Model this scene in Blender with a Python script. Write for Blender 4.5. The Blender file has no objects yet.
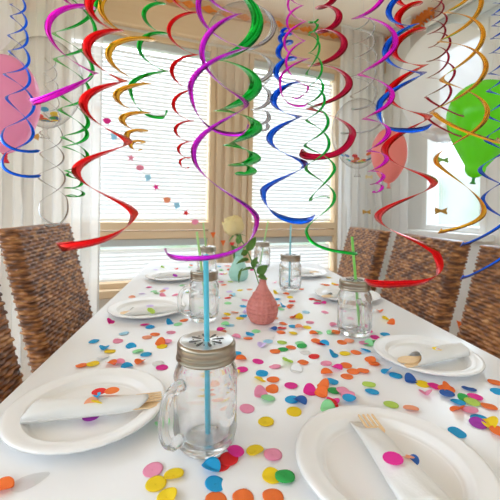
import bpy, math, random
from mathutils import Vector, Matrix
random.seed(7)
sc = bpy.context.scene
COL = sc.collection
PI = math.pi

# ------------------------------------------------------------------ camera
F, CX, CY = 351.0, 250.0, 208.0            # focal length and principal point in pixels (500 x 500)
YAW, ROLL = math.radians(6.7), math.radians(0.9)
CAM = Vector((0, 0, 1.075))
FW = Vector((math.sin(YAW), math.cos(YAW), 0))
R0 = Vector((math.cos(YAW), -math.sin(YAW), 0)); U0 = Vector((0, 0, 1))
RT = math.cos(ROLL) * R0 + math.sin(ROLL) * U0
UP = -math.sin(ROLL) * R0 + math.cos(ROLL) * U0
cam_d = bpy.data.cameras.new('camera'); cam = bpy.data.objects.new('camera', cam_d); COL.objects.link(cam)
M = Matrix((RT, UP, -FW)).transposed().to_4x4(); M.translation = CAM
cam.matrix_world = M
cam_d.sensor_width = 36; cam_d.lens = F / 500 * 36
cam_d.shift_x = (250 - CX) / 500; cam_d.shift_y = (CY - 250) / 500
cam_d.clip_start = 0.02
cam_d.dof.use_dof = True; cam_d.dof.focus_distance = 0.62; cam_d.dof.aperture_fstop = 9.0
sc.camera = cam

# ------------------------------------------------------------------ world, light, exposure
W = bpy.data.worlds.new('world'); sc.world = W; W.use_nodes = True
nt = W.node_tree; nt.nodes.clear()
def wn(t, **k):
    n = nt.nodes.new(t)
    for a, b in k.items(): setattr(n, a, b)
    return n
tc = wn('ShaderNodeTexCoord')
sep = wn('ShaderNodeSeparateXYZ'); nt.links.new(tc.outputs['Generated'], sep.inputs[0])
ns = wn('ShaderNodeTexNoise'); ns.inputs['Scale'].default_value = 7; nt.links.new(tc.outputs['Generated'], ns.inputs['Vector'])
rmp = wn('ShaderNodeValToRGB')             # soft pale foliage beyond the windows
rmp.color_ramp.elements[0].position = .38; rmp.color_ramp.elements[0].color = (.035, .055, .032, 1)
rmp.color_ramp.elements[1].position = .62; rmp.color_ramp.elements[1].color = (.075, .088, .09, 1)
nt.links.new(ns.outputs['Fac'], rmp.inputs[0])
zr = wn('ShaderNodeMapRange'); zr.inputs['From Min'].default_value = .08; zr.inputs['From Max'].default_value = .42
nt.links.new(sep.outputs['Z'], zr.inputs['Value'])
mx = wn('ShaderNodeMixRGB'); mx.inputs['Color2'].default_value = (.74, .865, 1, 1)
nt.links.new(zr.outputs[0], mx.inputs['Fac']); nt.links.new(rmp.outputs[0], mx.inputs['Color1'])
yr = wn('ShaderNodeMapRange'); yr.inputs['From Min'].default_value = -.35; yr.inputs['From Max'].default_value = .45
yr.inputs['To Min'].default_value = 1.35; yr.inputs['To Max'].default_value = 4.4
nt.links.new(sep.outputs['Y'], yr.inputs['Value'])
bg = wn('ShaderNodeBackground'); out = wn('ShaderNodeOutputWorld')
nt.links.new(mx.outputs[0], bg.inputs['Color']); nt.links.new(yr.outputs[0], bg.inputs['Strength']); nt.links.new(bg.outputs[0], out.inputs[0])
sc.view_settings.view_transform = 'Standard'; sc.view_settings.look = 'None'
sc.view_settings.gamma = 1; sc.view_settings.use_curve_mapping = False
sc.view_settings.exposure = 1.63
sc.cycles.max_bounces = 12; sc.cycles.transparent_max_bounces = 40; sc.cycles.diffuse_bounces = 6
sc.cycles.transmission_bounces = 12

# ------------------------------------------------------------------ placing
def ray(px, py): return FW + RT * ((px - CX) / F) - UP * ((py - CY) / F)
def at(px, py, d): return CAM + ray(px, py) * d                     # point at distance d along the view axis
def onz(px, py, z):
    r = ray(px, py); return CAM + r * ((z - CAM.z) / r.z)
TZ = 0.74                                                            # table top
CEIL = 2.5
CORNER = Vector((1.457, 2.86, 0))
WA = math.radians(75.7)
UB = Vector((-math.sin(WA), -math.cos(WA), 0))                       # along the back wall, leftwards from the corner
VR = Vector((math.cos(WA), -math.sin(WA), 0))                        # along the right wall, towards the camera
def wallpt(px, py, P=CORNER, n=VR):                                  # where a ray meets the back wall (normal VR) or right wall (normal UB)
    r = ray(px, py); return CAM + r * ((P - CAM).dot(n) / r.dot(n))
def sB(px, py=150): return (wallpt(px, py) - CORNER).dot(UB)
def sR(px, py=150): return (wallpt(px, py, CORNER, UB) - CORNER).dot(VR)
def zB(px, py): return wallpt(px, py).z
def zR(px, py): return wallpt(px, py, CORNER, UB).z
def back(s, off, z): return CORNER + UB * s + VR * off + Vector((0, 0, z))   # off = distance into the room
def right(s, off, z): return CORNER + VR * s + UB * off + Vector((0, 0, z))

# ------------------------------------------------------------------ materials
MATS = {}
def mat(name, col, rough=.5, metal=0, trans=0, noise=None, bump=None, spec=.5, sheen=0, emis=None, sss=0):
    if name in MATS: return MATS[name]
    m = bpy.data.materials.new(name); m.use_nodes = True
    n = m.node_tree.nodes; b = n['Principled BSDF']; L = m.node_tree.links
    b.inputs['Base Color'].default_value = (*col, 1); b.inputs['Roughness'].default_value = rough
    b.inputs['Metallic'].default_value = metal; b.inputs['Specular IOR Level'].default_value = spec
    if sss: b.inputs['Subsurface Weight'].default_value = sss; b.inputs['Subsurface Radius'].default_value = (.02, .02, .02)
    if noise:                                                        # (scale, amount, second colour, stretch)
        t = n.new('ShaderNodeTexCoord'); mp = n.new('ShaderNodeMapping'); no = n.new('ShaderNodeTexNoise')
        mp.inputs['Scale'].default_value = noise[3] if len(noise) > 3 else (1, 1, 1)
        no.inputs['Scale'].default_value = noise[0]; no.inputs['Detail'].default_value = 4
        L.new(t.outputs['Object'], mp.inputs[0]); L.new(mp.outputs[0], no.inputs['Vector'])
        r = n.new('ShaderNodeValToRGB'); r.color_ramp.elements[0].position = .5 - noise[1]; r.color_ramp.elements[1].position = .5 + noise[1]
        r.color_ramp.elements[0].color = (*col, 1); r.color_ramp.elements[1].color = (*noise[2], 1)
        L.new(no.outputs['Fac'], r.inputs[0]); L.new(r.outputs[0], b.inputs['Base Color'])
    if bump:
        t = n.new('ShaderNodeTexCoord'); no = n.new('ShaderNodeTexNoise'); bp = n.new('ShaderNodeBump')
        no.inputs['Scale'].default_value = bump[0]; bp.inputs['Strength'].default_value = bump[1]; bp.inputs['Distance'].default_value = .002
        L.new(t.outputs['Object'], no.inputs['Vector']); L.new(no.outputs['Fac'], bp.inputs['Height']); L.new(bp.outputs[0], b.inputs['Normal'])
    if trans:                                                        # light passes through: mix with a translucent layer
        tr = n.new('ShaderNodeBsdfTranslucent'); tr.inputs[0].default_value = (*col, 1)
        ms = n.new('ShaderNodeMixShader'); ms.inputs[0].default_value = trans
        L.new(b.outputs[0], ms.inputs[1]); L.new(tr.outputs[0], ms.inputs[2]); L.new(ms.outputs[0], n['Material Output'].inputs[0])
    MATS[name] = m; return m
def clear_mat(name, tint, edge, refl=.9, power=.5, body=0, bcol=(1, 1, 1)):
    """thin clear sheet: transparent in the middle, denser and shinier towards grazing angles"""
    m = bpy.data.materials.new(name); m.use_nodes = True
    n = m.node_tree.nodes; L = m.node_tree.links; n.clear()
    lw = n.new('ShaderNodeLayerWeight'); lw.inputs[0].default_value = power
    mc = n.new('ShaderNodeMixRGB'); mc.inputs['Color1'].default_value = (*tint, 1); mc.inputs['Color2'].default_value = (*edge, 1)
    pw = n.new('ShaderNodeMath'); pw.operation = 'POWER'; pw.inputs[1].default_value = 2.5
    L.new(lw.outputs['Facing'], pw.inputs[0]); L.new(pw.outputs[0], mc.inputs['Fac'])
    t = n.new('ShaderNodeBsdfTransparent'); L.new(mc.outputs[0], t.inputs[0])
    g = n.new('ShaderNodeBsdfGlossy'); g.inputs['Roughness'].default_value = .03; g.inputs[0].default_value = (refl, refl, refl, 1)
    f4 = n.new('ShaderNodeMath'); f4.operation = 'POWER'; f4.inputs[1].default_value = 4.0
    lw2 = n.new('ShaderNodeLayerWeight'); lw2.inputs[0].default_value = .5; L.new(lw2.outputs['Facing'], f4.inputs[0])
    fr = n.new('ShaderNodeMath'); fr.operation = 'MULTIPLY_ADD'; fr.inputs[1].default_value = .75; fr.inputs[2].default_value = .045; L.new(f4.outputs[0], fr.inputs[0])
    ms = n.new('ShaderNodeMixShader'); L.new(fr.outputs[0], ms.inputs[0]); L.new(t.outputs[0], ms.inputs[1]); L.new(g.outputs[0], ms.inputs[2])
    o = n.new('ShaderNodeOutputMaterial'); last = ms
    if body:
        d = n.new('ShaderNodeBsdfTranslucent'); d.inputs[0].default_value = (*bcol, 1)
        d2 = n.new('ShaderNodeBsdfDiffuse'); d2.inputs[0].default_value = (*bcol, 1)
        a = n.new('ShaderNodeMixShader'); a.inputs[0].default_value = .68; L.new(d.outputs[0], a.inputs[1]); L.new(d2.outputs[0], a.inputs[2])
        ms2 = n.new('ShaderNodeMixShader'); ms2.inputs[0].default_value = body
        L.new(ms.outputs[0], ms2.inputs[1]); L.new(a.outputs[0], ms2.inputs[2]); last = ms2
    L.new(last.outputs[0], o.inputs[0]); MATS[name] = m; return m
M_WALL = mat('wall_plaster', (.88, .85, .80), .9, noise=(3, .3, (.90, .87, .83)))
M_CEIL = mat('ceiling_paint', (.88, .79, .69), .9, noise=(2, .3, (.90, .83, .74)))
M_FLOOR = mat('oak_floor', (.50, .36, .22), .5, noise=(6, .2, (.62, .47, .30), (12, 1, 1)))
M_TRIM = mat('beige_timber', (.80, .59, .37), .55, noise=(5, .3, (.84, .65, .44), (1, 1, 8)))
M_POST = mat('beige_timber_post', (.78, .60, .41), .55, noise=(4, .3, (.82, .66, .48)))
M_WHITE = mat('white_paint', (.91, .91, .90), .5)
M_TABLE = mat('white_table', (.86, .86, .87), .28, noise=(3, .3, (.88, .88, .89)), spec=.4)
M_PLATE = mat('white_paper_plate', (.88, .87, .86), .35, bump=(40, .1))
M_NAPKIN = mat('white_paper_napkin', (.90, .89, .87), .9, trans=.15, bump=(260, .25))
M_WOOD = mat('pale_birch', (.85, .58, .30), .6, noise=(60, .25, (.90, .68, .42), (1, 6, 1)))
M_LEG = mat('dark_wood', (.10, .05, .025), .5, noise=(20, .3, (.14, .08, .04)))
M_STEEL = mat('brushed_lid_metal', (.36, .30, .23), .30, metal=1)
M_LIDTOP = mat('silver_lid_top', (.82, .82, .82), .32, metal=.9)
M_DARK = mat('dark_slot', (.10, .095, .09), .6)
M_BLIND = mat('white_blind_slat', (.88, .88, .88), .5, trans=.11)
M_BLINDBOX = mat('grey_headrail', (.62, .68, .70), .5)
M_THREAD = mat('fine_thread', (.80, .78, .75), .6)
M_SEED = mat('stem_green', (.10, .26, .05), .5, noise=(50, .3, (.15, .33, .08)))
M_LEAF = mat('leaf_green', (.09, .25, .035), .45, trans=.3, noise=(60, .2, (.18, .36, .07)))
M_ROSE = mat('pale_yellow_petal', (.95, .80, .38), .6, trans=.35, noise=(40, .3, (.97, .87, .55)))
M_PINKV = mat('dusty_pink_ceramic', (.66, .20, .17), .55, noise=(60, .3, (.72, .26, .22)))
M_MINTV = mat('mint_ceramic', (.36, .66, .56), .4, noise=(30, .3, (.42, .71, .61)))
M_GLASS = clear_mat('clear_glass', (.985, .99, .99), (.80, .83, .83), power=.30)
M_PANE = clear_mat('window_glass', (.97, .98, .98), (.8, .85, .85), power=.2)
M_CURT = clear_mat('sheer_white_voile', (.97, .97, .97), (.95, .95, .95), refl=.02, power=.3, body=.80, bcol=(.99, .99, .99))
M_CLEARB = clear_mat('clear_latex', (.97, .96, .95), (.88, .87, .86), refl=.35, power=.4, body=.07)
M_MILKB = clear_mat('milky_latex', (.93, .93, .95), (.9, .9, .92), refl=.4, power=.4, body=.72, bcol=(1, 1, 1))

def glass():
    m = bpy.data.materials.new('jar_glass'); m.use_nodes = True; n = m.node_tree.nodes; L = m.node_tree.links; n.clear()
    g = n.new('ShaderNodeBsdfGlass'); g.inputs['IOR'].default_value = 1.45; g.inputs['Roughness'].default_value = 0; g.inputs['Color'].default_value = (1, 1, 1, 1)
    t = n.new('ShaderNodeBsdfTransparent'); t.inputs[0].default_value = (.97, .98, .98, 1)
    ms = n.new('ShaderNodeMixShader'); ms.inputs[0].default_value = .86; L.new(t.outputs[0], ms.inputs[1]); L.new(g.outputs[0], ms.inputs[2])
    o = n.new('ShaderNodeOutputMaterial'); L.new(ms.outputs[0], o.inputs[0]); return m
M_JAR = glass()
# wicker: tan, brown and dark strands
def wicker():
    m = bpy.data.materials.new('woven_water_hyacinth'); m.use_nodes = True; n = m.node_tree.nodes; L = m.node_tree.links; b = n['Principled BSDF']
    t = n.new('ShaderNodeTexCoord'); mp = n.new('ShaderNodeMapping'); mp.inputs['Scale'].default_value = (22, 22, 60)
    no = n.new('ShaderNodeTexNoise'); no.inputs['Scale'].default_value = 1.0; no.inputs['Detail'].default_value = 3
    L.new(t.outputs['Object'], mp.inputs[0]); L.new(mp.outputs[0], no.inputs['Vector'])
    r = n.new('ShaderNodeValToRGB'); e = r.color_ramp.elements
    e[0].position = .28; e[0].color = (.07, .022, .007, 1); e[1].position = .74; e[1].color = (.66, .36, .15, 1)
    a = e.new(.45); a.color = (.17, .058, .016, 1); a = e.new(.57); a.color = (.38, .145, .036, 1)
    L.new(no.outputs['Fac'], r.inputs[0]); L.new(r.outputs[0], b.inputs['Base Color']); b.inputs['Roughness'].default_value = .42
    return m
M_WICK = wicker()
FOIL = {}
def foil(c):
    cols = dict(red=(.80, .006, .010), blue=(.006, .13, .90), violet=(.62, .02, .74), magenta=(.82, .012, .70), green=(.008, .52, .06),
                gold=(.90, .46, .03), silver=(.55, .56, .58), crimson=(.58, .006, .06), orange=(.95, .33, .03), darkred=(.40, .01, .04))
    return mat('foil_' + c, cols[c], .20, metal=.88, spec=.5)
PAPER = dict(pink=(.93, .36, .54), magenta=(.86, .03, .36), orange=(.95, .22, .04), red=(.84, .03, .03), yellow=(.96, .72, .015),
             blue=(.02, .42, .78), navy=(.03, .13, .45), green=(.04, .48, .10), mint=(.36, .82, .42), lime=(.55, .75, .12),
             peach=(.96, .42, .24), white=(.88, .88, .88), purple=(.45, .05, .48), skyblue=(.45, .78, .95), lilac=(.75, .62, .90))
def paper(c): return mat('paper_' + c, PAPER[c], .75, trans=.25, noise=(150, .4, tuple(min(1, v * 1.08) for v in PAPER[c])))

# ------------------------------------------------------------------ mesh building
class MB:
    def __init__(s): s.v = []; s.f = []; s.m = []
    def add(s, vs, fs, m=0):
        o = len(s.v); s.v += [tuple(v) for v in vs]; s.f += [tuple(i + o for i in f) for f in fs]; s.m += [m] * len(fs)
    def box(s, o, ax, ay, az, m=0):                                 # corner and three edge vectors
        o, ax, ay, az = map(Vector, (o, ax, ay, az))
        p = [o, o + ax, o + ax + ay, o + ay]; p += [q + az for q in p]
        s.add(p, [(3, 2, 1, 0), (4, 5, 6, 7), (0, 1, 5, 4), (1, 2, 6, 5), (2, 3, 7, 6), (3, 0, 4, 7)], m)
    def grid(s, rows, close_u=False, m=0, cap0=False, cap1=False):
        nr, nc = len(rows), len(rows[0]); vs = [p for r in rows for p in r]; fs = []
        for i in range(nr - 1):
            for j in range(nc if close_u else nc - 1):
                k = (j + 1) % nc; fs.append((i * nc + j, i * nc + k, (i + 1) * nc + k, (i + 1) * nc + j))
        if cap0: fs.append(tuple(reversed(range(nc))))
        if cap1: fs.append(tuple((nr - 1) * nc + j for j in range(nc)))
        s.add(vs, fs, m)
    def lathe(s, prof, n=32, c=(0, 0, 0), m=0, cap0=False, cap1=False):
        c = Vector(c)
        s.grid([[c + Vector((r * math.cos(2 * PI * j / n), r * math.sin(2 * PI * j / n), z)) for j in range(n)] for r, z in prof], True, m, cap0, cap1)
    def tube(s, pts, rad, n=8, m=0, close=False, caps=True):
        pts = [Vector(p) for p in pts]; rows = []; prev = None
        for i, p in enumerate(pts):
            a = pts[max(0, i - 1)]; b = pts[min(len(pts) - 1, i + 1)]; t = (b - a).normalized()
            if prev is None:
                prev = t.orthogonal().normalized()
            prev = (prev - t * prev.dot(t)).normalized(); q = t.cross(prev)
            r = rad[i] if isinstance(rad, (list, tuple)) else rad
            rows.append([p + (prev * math.cos(2 * PI * j / n) + q * math.sin(2 * PI * j / n)) * r for j in range(n)])
        s.grid(rows, True, m, caps, caps)
    def prism(s, poly, z0, z1, m=0, tr=lambda p: p):
        n = len(poly); vs = [tr(Vector((x, y, z0))) for x, y in poly] + [tr(Vector((x, y, z1))) for x, y in poly]
        s.add(vs, [tuple(reversed(range(n))), tuple(range(n, 2 * n))] + [(i, (i + 1) % n, n + (i + 1) % n, n + i) for i in range(n)], m)
    def build(s, name, mats, parent=None, smooth=True, origin=None):
        me = bpy.data.meshes.new(name)
        vs = s.v
        if origin is not None: o = Vector(origin); vs = [tuple(Vector(v) - o) for v in vs]
        me.from_pydata(vs, [], s.f)
        for m in (mats if isinstance(mats, (list, tuple)) else [mats]): me.materials.append(m)
        me.polygons.foreach_set('material_index', s.m)
        if smooth: me.polygons.foreach_set('use_smooth', [True] * len(s.f))
        me.update()
        ob = bpy.data.objects.new(name, me); COL.objects.link(ob)
        if origin is not None: ob.location = origin
        if parent: ob.parent = parent
        return ob
def bevel(o, w=.003, seg=2):
    b = o.modifiers.new('bevel', 'BEVEL'); b.width = w; b.segments = seg; b.limit_method = 'ANGLE'; return o
def solid(o, t):
    m = o.modifiers.new('thickness', 'SOLIDIFY'); m.thickness = t; m.offset = 0; return o
def tag(o, label, cat, group=None, kind=None):
    o['label'] = label; o['category'] = cat
    if group: o['group'] = group
    if kind: o['kind'] = kind
    return o
def thing(name, label, cat, loc=(0, 0, 0), rz=0, group=None):
    e = bpy.data.objects.new(name, None); COL.objects.link(e); e.location = loc; e.rotation_euler = (0, 0, rz); e.empty_display_size = .02
    return tag(e, label, cat, group)
def struct(name, mb, m, parent=None, smooth=False):
    o = mb.build(name, m, parent, smooth)
    o['kind'] = 'structure'
    return o
def copy_thing(src, label):
    c = src.copy(); COL.objects.link(c); c['label'] = label
    for ch in src.children:
        d = ch.copy(); COL.objects.link(d); d.parent = c
        for g in ch.children:
            q = g.copy(); COL.objects.link(q); q.parent = d
    return c

# ------------------------------------------------------------------ room shell
Z3 = Vector((0, 0, 1))
BL, RL = 4.3, 5.0                                                   # lengths of back and right wall
def bbox(mb, s0, s1, z0, z1, o0, o1, m=0): mb.box(back(s0, o0, z0), UB * (s1 - s0), VR * (o1 - o0), Z3 * (z1 - z0), m)
def rbox(mb, s0, s1, z0, z1, o0, o1, m=0): mb.box(right(s0, o0, z0), VR * (s1 - s0), UB * (o1 - o0), Z3 * (z1 - z0), m)
sA0, sA1 = sB(214), sB(62)                                          # window A (left), window B (right), post between
sB0, sB1 = sB(338), sB(248)
zHead = zB(150, 35); zRT, zRB = zB(200, 222), zB(200, 238); zSill = zB(200, 283)
mb = MB(); mb.box((-4, -3, -.1), (8, 0, 0), (0, 8, 0), (0, 0, .1)); struct('floor', mb, M_FLOOR)
mb = MB(); mb.box(back(-.2, -.2, CEIL), UB * (BL + .4), VR * (RL + .4), Z3 * .1); struct('ceiling', mb, M_CEIL)
mb = MB()
bbox(mb, -.15, sB0, 0, CEIL, -.15, 0); bbox(mb, sA1, BL, 0, CEIL, -.15, 0)
bbox(mb, sB0, sA1, 0, zSill, -.15, 0); bbox(mb, sB0, sA1, zHead, CEIL, -.15, 0)
struct('wall_back', mb, M_WALL)
mb = MB(); bbox(mb, sB1, sA0, zSill, zHead, -.15, .0)
for k in range(4):
    w = (sA0 - sB1) / 4; bbox(mb, sB1 + w * k + .012, sB1 + w * (k + 1) - .012, zSill, zHead, 0, .018)
bevel(struct('trim_1', mb, M_POST), .006)
mb = MB(); bbox(mb, 0, BL, zHead + .02, zHead + .20, 0, .05); bbox(mb, 0, BL, zHead + .21, zHead + .33, 0, .03)
bevel(struct('trim_2', mb, M_TRIM), .008)
mb = MB(); bbox(mb, sB0 - .05, sA1 + .05, zSill - .05, zSill, 0, .06); bevel(struct('trim_3', mb, M_TRIM), .006)
mb = MB(); bbox(mb, 0, BL, 0, .09, 0, .02); bevel(struct('baseboard_back', mb, M_TRIM), .004)
def window(name, s0, s1):
    mb = MB(); fw = .035
    bbox(mb, s0, s0 + fw, zSill, zHead, -.10, .012); bbox(mb, s1 - fw, s1, zSill, zHead, -.10, .012)
    bbox(mb, s0 + fw, s1 - fw, zHead - fw, zHead, -.10, .010); bbox(mb, s0 + fw, s1 - fw, zSill, zSill + fw, -.10, .010)
    fr = bevel(struct(name, mb, M_TRIM), .004)
    mb = MB(); zm = (zRB + zRT) / 2
    bbox(mb, s0 + fw, s1 - fw, zRB, zm - .004, -.10, .016); bbox(mb, s0 + fw, s1 - fw, zm + .004, zRT, -.10, .024)
    t = mb.build('transom_rail', M_TRIM, fr, False); bevel(t, .005)
    mb = MB(); bbox(mb, s0 + fw, s1 - fw, zRT, zHead - fw, -.085, -.079); mb.build('pane', M_PANE, fr, False)
    mb = MB(); bbox(mb, s0 + fw, s1 - fw, zSill + fw, zRB, -.085, -.079); mb.build('pane', M_PANE, fr, False)
window('window_1', sA0, sA1); window('window_2', sB0, sB1)
def blind(s0, s1, z0, z1, label):
    c = back((s0 + s1) / 2, -.04, z0)
    e = thing('venetian_blind', label, 'blind', c, 0, 'white venetian blinds on the back windows')
    def part(name, mb, m):
        o = mb.build(name, m, None, False, origin=c); o.parent = e; o.location = (0, 0, 0); return o
    mb = MB(); bbox(mb, s0, s1, z1 - .045, z1, -.065, -.012); part('headrail', mb, M_BLINDBOX)
    mb = MB(); n = int((z1 - .05 - z0 - .02) / .027)
    for k in range(n):
        z = z0 + .03 + k * .027
        a = back(s0 + .004, -.050, z + .0155); b = back(s0 + .004, -.036, z - .0155); d = UB * (s1 - s0 - .008)
        m_ = (a + b) / 2 + VR * .003 + Z3 * .002
        mb.grid([[a, a + d], [m_, m_ + d], [b, b + d]])
    part('slats', mb, M_BLIND)
    mb = MB(); bbox(mb, s0 + .003, s1 - .003, z0 + .002, z0 + .016, -.052, -.03); part('bottom_rail', mb, M_WHITE)
    for f in (.12, .88):
        mb = MB(); s = s0 + (s1 - s0) * f; mb.tube([back(s, -.03, z0 + .01), back(s, -.03, z1 - .04)], .0009, 5); part('ladder_cord', mb, M_WHITE)
blind(sA0 + .037, sA1 - .037, zRT + .004, zHead - .037, 'tall white venetian blind in upper left window behind red swirls')
blind(sA0 + .037, sA1 - .037, zSill + .037, zRB - .004, 'low white venetian blind below the rail of the left window')
blind(sB0 + .037, sB1 - .037, zRT + .004, zHead - .037, 'tall white venetian blind in upper middle window behind blue swirl')
blind(sB0 + .037, sB1 - .037, zSill + .037, zRB - .004, 'low white venetian blind below the rail of the middle window')
# right wall with its window
r0, r1 = sR(424), sR(488); rs, rh = zR(440, 231), zR(440, 42)
mb = MB(); rbox(mb, 0, r0, 0, CEIL, -.15, 0); rbox(mb, r1, RL, 0, CEIL, -.15, 0); rbox(mb, r0, r1, 0, rs, -.15, 0); rbox(mb, r0, r1, rh, CEIL, -.15, 0)
struct('wall_right', mb, M_WHITE)
mb = MB(); fw = .04
rbox(mb, r0, r0 + fw, rs, rh, -.1, .012); rbox(mb, r1 - fw, r1, rs, rh, -.1, .012); rbox(mb, r0 + fw, r1 - fw, rh - fw, rh, -.1, .01); rbox(mb, r0 + fw, r1 - fw, rs, rs + fw, -.1, .01)
fr = bevel(struct('window_3', mb, M_WHITE), .004)
mb = MB(); rbox(mb, r0 + fw, r1 - fw, rs + fw, rh - fw, -.08, -.074); mb.build('pane', M_PANE, fr, False)
mb = MB(); rbox(mb, r0 - .05, r1 + .05, rs - .04, rs, -.02, .10); bevel(struct('trim_4', mb, M_WHITE), .005)
mb = MB(); rbox(mb, 0, RL, 0, .09, 0, .02); bevel(struct('baseboard_right', mb, M_TRIM), .004)
# roller blind cassette above the right window
c = right(r1 - .25, .04, rh + .08); e = thing('roller_blind', 'grey green rolled up blind above the right window', 'blind', c)
mb = MB(); mb.tube([right(r0 + .1, .06, rh + .06), right(r1 + .6, .06, rh + .06)], .045, 16); o = mb.build('roller', M_BLINDBOX, None, True, origin=c); o.parent = e; o.location = (0, 0, 0)
mb = MB(); rbox(mb, r0 + .08, r1 + .62, rh + .10, rh + .125, .0, .10); o = mb.build('bracket_rail', M_WHITE, None, False, origin=c); o.parent = e; o.location = (0, 0, 0)

# ------------------------------------------------------------------ sheer curtains
def curtain(fn, s0, s1, z0, z1, off, label, folds):
    n = int((s1 - s0) * 90); mb = MB(); rows = []
    for i in range(14):
        z = z0 + (z1 - z0) * i / 13; row = []
        for j in range(n + 1):
            s = s0 + (s1 - s0) * j / n; a = 2 * PI * folds * j / n
            row.append(fn(s + .012 * math.sin(2 * a + 1), off + (.013 + .005 * math.sin(a * .37 + i * .2)) * math.sin(a + .25 * math.sin(i * .5)), z))
        rows.append(row)
    mb.grid(rows)
    c = fn((s0 + s1) / 2, off, z0)
    e = thing('sheer_curtain', label, 'curtain', c, 0, 'white sheer curtains')
    o = mb.build('panel', M_CURT, None, True, origin=c); o.parent = e; o.location = (0, 0, 0)
    mb = MB(); mb.tube([fn(s0 - .01, off, z1 + .008), fn(s1 + .01, off, z1 + .008)], .009, 8)
    o = mb.build('curtain_rail', M_WHITE, None, True, origin=c); o.parent = e; o.location = (0, 0, 0)
curtain(back, sB(104), sB(-70), .02, CEIL - .02, .14, 'white sheer curtain left of the windows behind pink balloon', 9)
curtain(back, .10, sB(330), .02, CEIL - .02, .14, 'white sheer curtain on the window wall right of the middle window', 5)
curtain(right, .26, sR(421), .02, CEIL - .02, .13, 'white sheer curtain beside right window behind salmon balloon', 6)

# ------------------------------------------------------------------ table
XL, XR, Y0, Y1 = -.345, .667, -.10, 2.13
cx, cy = (XL + XR) / 2, (Y0 + Y1) / 2
t = thing('dining_table', 'long white dining table set for a party', 'table', (cx, cy, 0))
mb = MB(); mb.box((XL - cx, Y0 - cy, TZ - .03), (XR - XL, 0, 0), (0, Y1 - Y0, 0), (0, 0, .03)); bevel(mb.build('tabletop', M_TABLE, t, False), .004, 3)
mb = MB()
for sx in (-1, 1): mb.box((sx * ((XR - XL) / 2 - .09) - .01, -(Y1 - Y0) / 2 + .08, TZ - .11), (.02, 0, 0), (0, Y1 - Y0 - .16, 0), (0, 0, .08))
for sy in (-1, 1): mb.box((-(XR - XL) / 2 + .1, sy * ((Y1 - Y0) / 2 - .09) - .01, TZ - .11), (XR - XL - .2, 0, 0), (0, .02, 0), (0, 0, .08))
mb.build('apron', M_WHITE, t, False)
for sx in (-1, 1):
    for sy in (-1, 1):
        mb = MB(); x = sx * ((XR - XL) / 2 - .09); y = sy * ((Y1 - Y0) / 2 - .38) if sy > 0 else -(Y1 - Y0) / 2 + .09; a = .03
        mb.grid([[(x - a * k, y - a * k, z), (x + a * k, y - a * k, z), (x + a * k, y + a * k, z), (x - a * k, y + a * k, z)] for z, k in ((0, .75), (TZ - .03, 1))], True, 0, True, True)
        mb.build('leg', M_WHITE, t, False)

# ------------------------------------------------------------------ woven chairs (seat faces +X in their own frame)
def weave_wall(mb, path, z0, z1, lean=0, pr=.0125, ps=.024, amp=.0085, cap=True):
    """closed outline woven upwards: rows of strands over and under upright stakes"""
    L = [0]
    for i in range(len(path)): L.append(L[-1] + (Vector(path[(i + 1) % len(path)]) - Vector(path[i])).length)
    n_st = int(round(L[-1] / ps / 2)) * 2; nc = n_st * 4; nrow = int((z1 - z0) / pr); rows = []
    def pt(d):
        d = d % L[-1]
        for i in range(len(path)):
            if d <= L[i + 1] + 1e-9:
                a = Vector(path[i]); b = Vector(path[(i + 1) % len(path)]); k = (d - L[i]) / max(1e-9, L[i + 1] - L[i])
                e = (b - a).normalized(); return a.lerp(b, k), Vector((e.y, -e.x))
    base = [pt(L[-1] * j / nc) for j in range(nc)]
    rnd = [[random.uniform(.7, 1.15) for _ in range(n_st + 1)] for _ in range(nrow + 1)]
    for i in range(nrow * 4 + 1):
        v = i / 4; r = int(v); z = z0 + (z1 - z0) * i / (nrow * 4); row = []
        fr = v - r; bulge = math.sqrt(max(0, math.sin(PI * fr)))
        for j in range(nc):
            st = j / 4; over = .5 + .5 * math.cos(PI * (st + (r % 2)))
            d = amp * bulge * (.25 + .75 * over) * rnd[r % nrow][int(st) % n_st]
            p, nrm = base[j]
            p = p + nrm * d
            row.append((p.x - lean * (z - .45), p.y, z))
        rows.append(row)
    mb.grid(rows, True, 0, cap, cap)
CW, CT, CH = .455, .060, .995
def make_chair(label):
    e = thing('wicker_chair', label, 'chair', (0, 0, 0), 0, 'woven chairs around the table')
    h = CW / 2; q = CT / 2; rr = .012
    def rect(x0, x1, y0, y1):
        return [(x0, y0 + rr), (x0 + rr, y0), (x1 - rr, y0), (x1, y0 + rr), (x1, y1 - rr), (x1 - rr, y1), (x0 + rr, y1), (x0, y1 - rr)]
    mb = MB(); weave_wall(mb, rect(-q, q, -h, h), .40, CH, .25); mb.build('backrest', M_WICK, e)
    mb = MB(); weave_wall(mb, rect(-.02, .43, -h, h), .30, .45, 0, amp=.006); mb.build('seat', M_WICK, e)
    for x in (.0, .39):
        for y in (-h + .035, h - .035):
            mb = MB(); mb.grid([[(x - .02 * k, y - .02 * k, z), (x + .02 * k, y - .02 * k, z), (x + .02 * k, y + .02 * k, z), (x - .02 * k, y + .02 * k, z)] for z, k in ((0, .8), (.31, 1))], True, 0, True, True)
            mb.build('leg', M_LEG, e, False)
    return e
ch = make_chair('woven brown chair at the left table side, nearest the camera'); ch.location = (-.51, .835, 0)
XRc = .85
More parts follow.
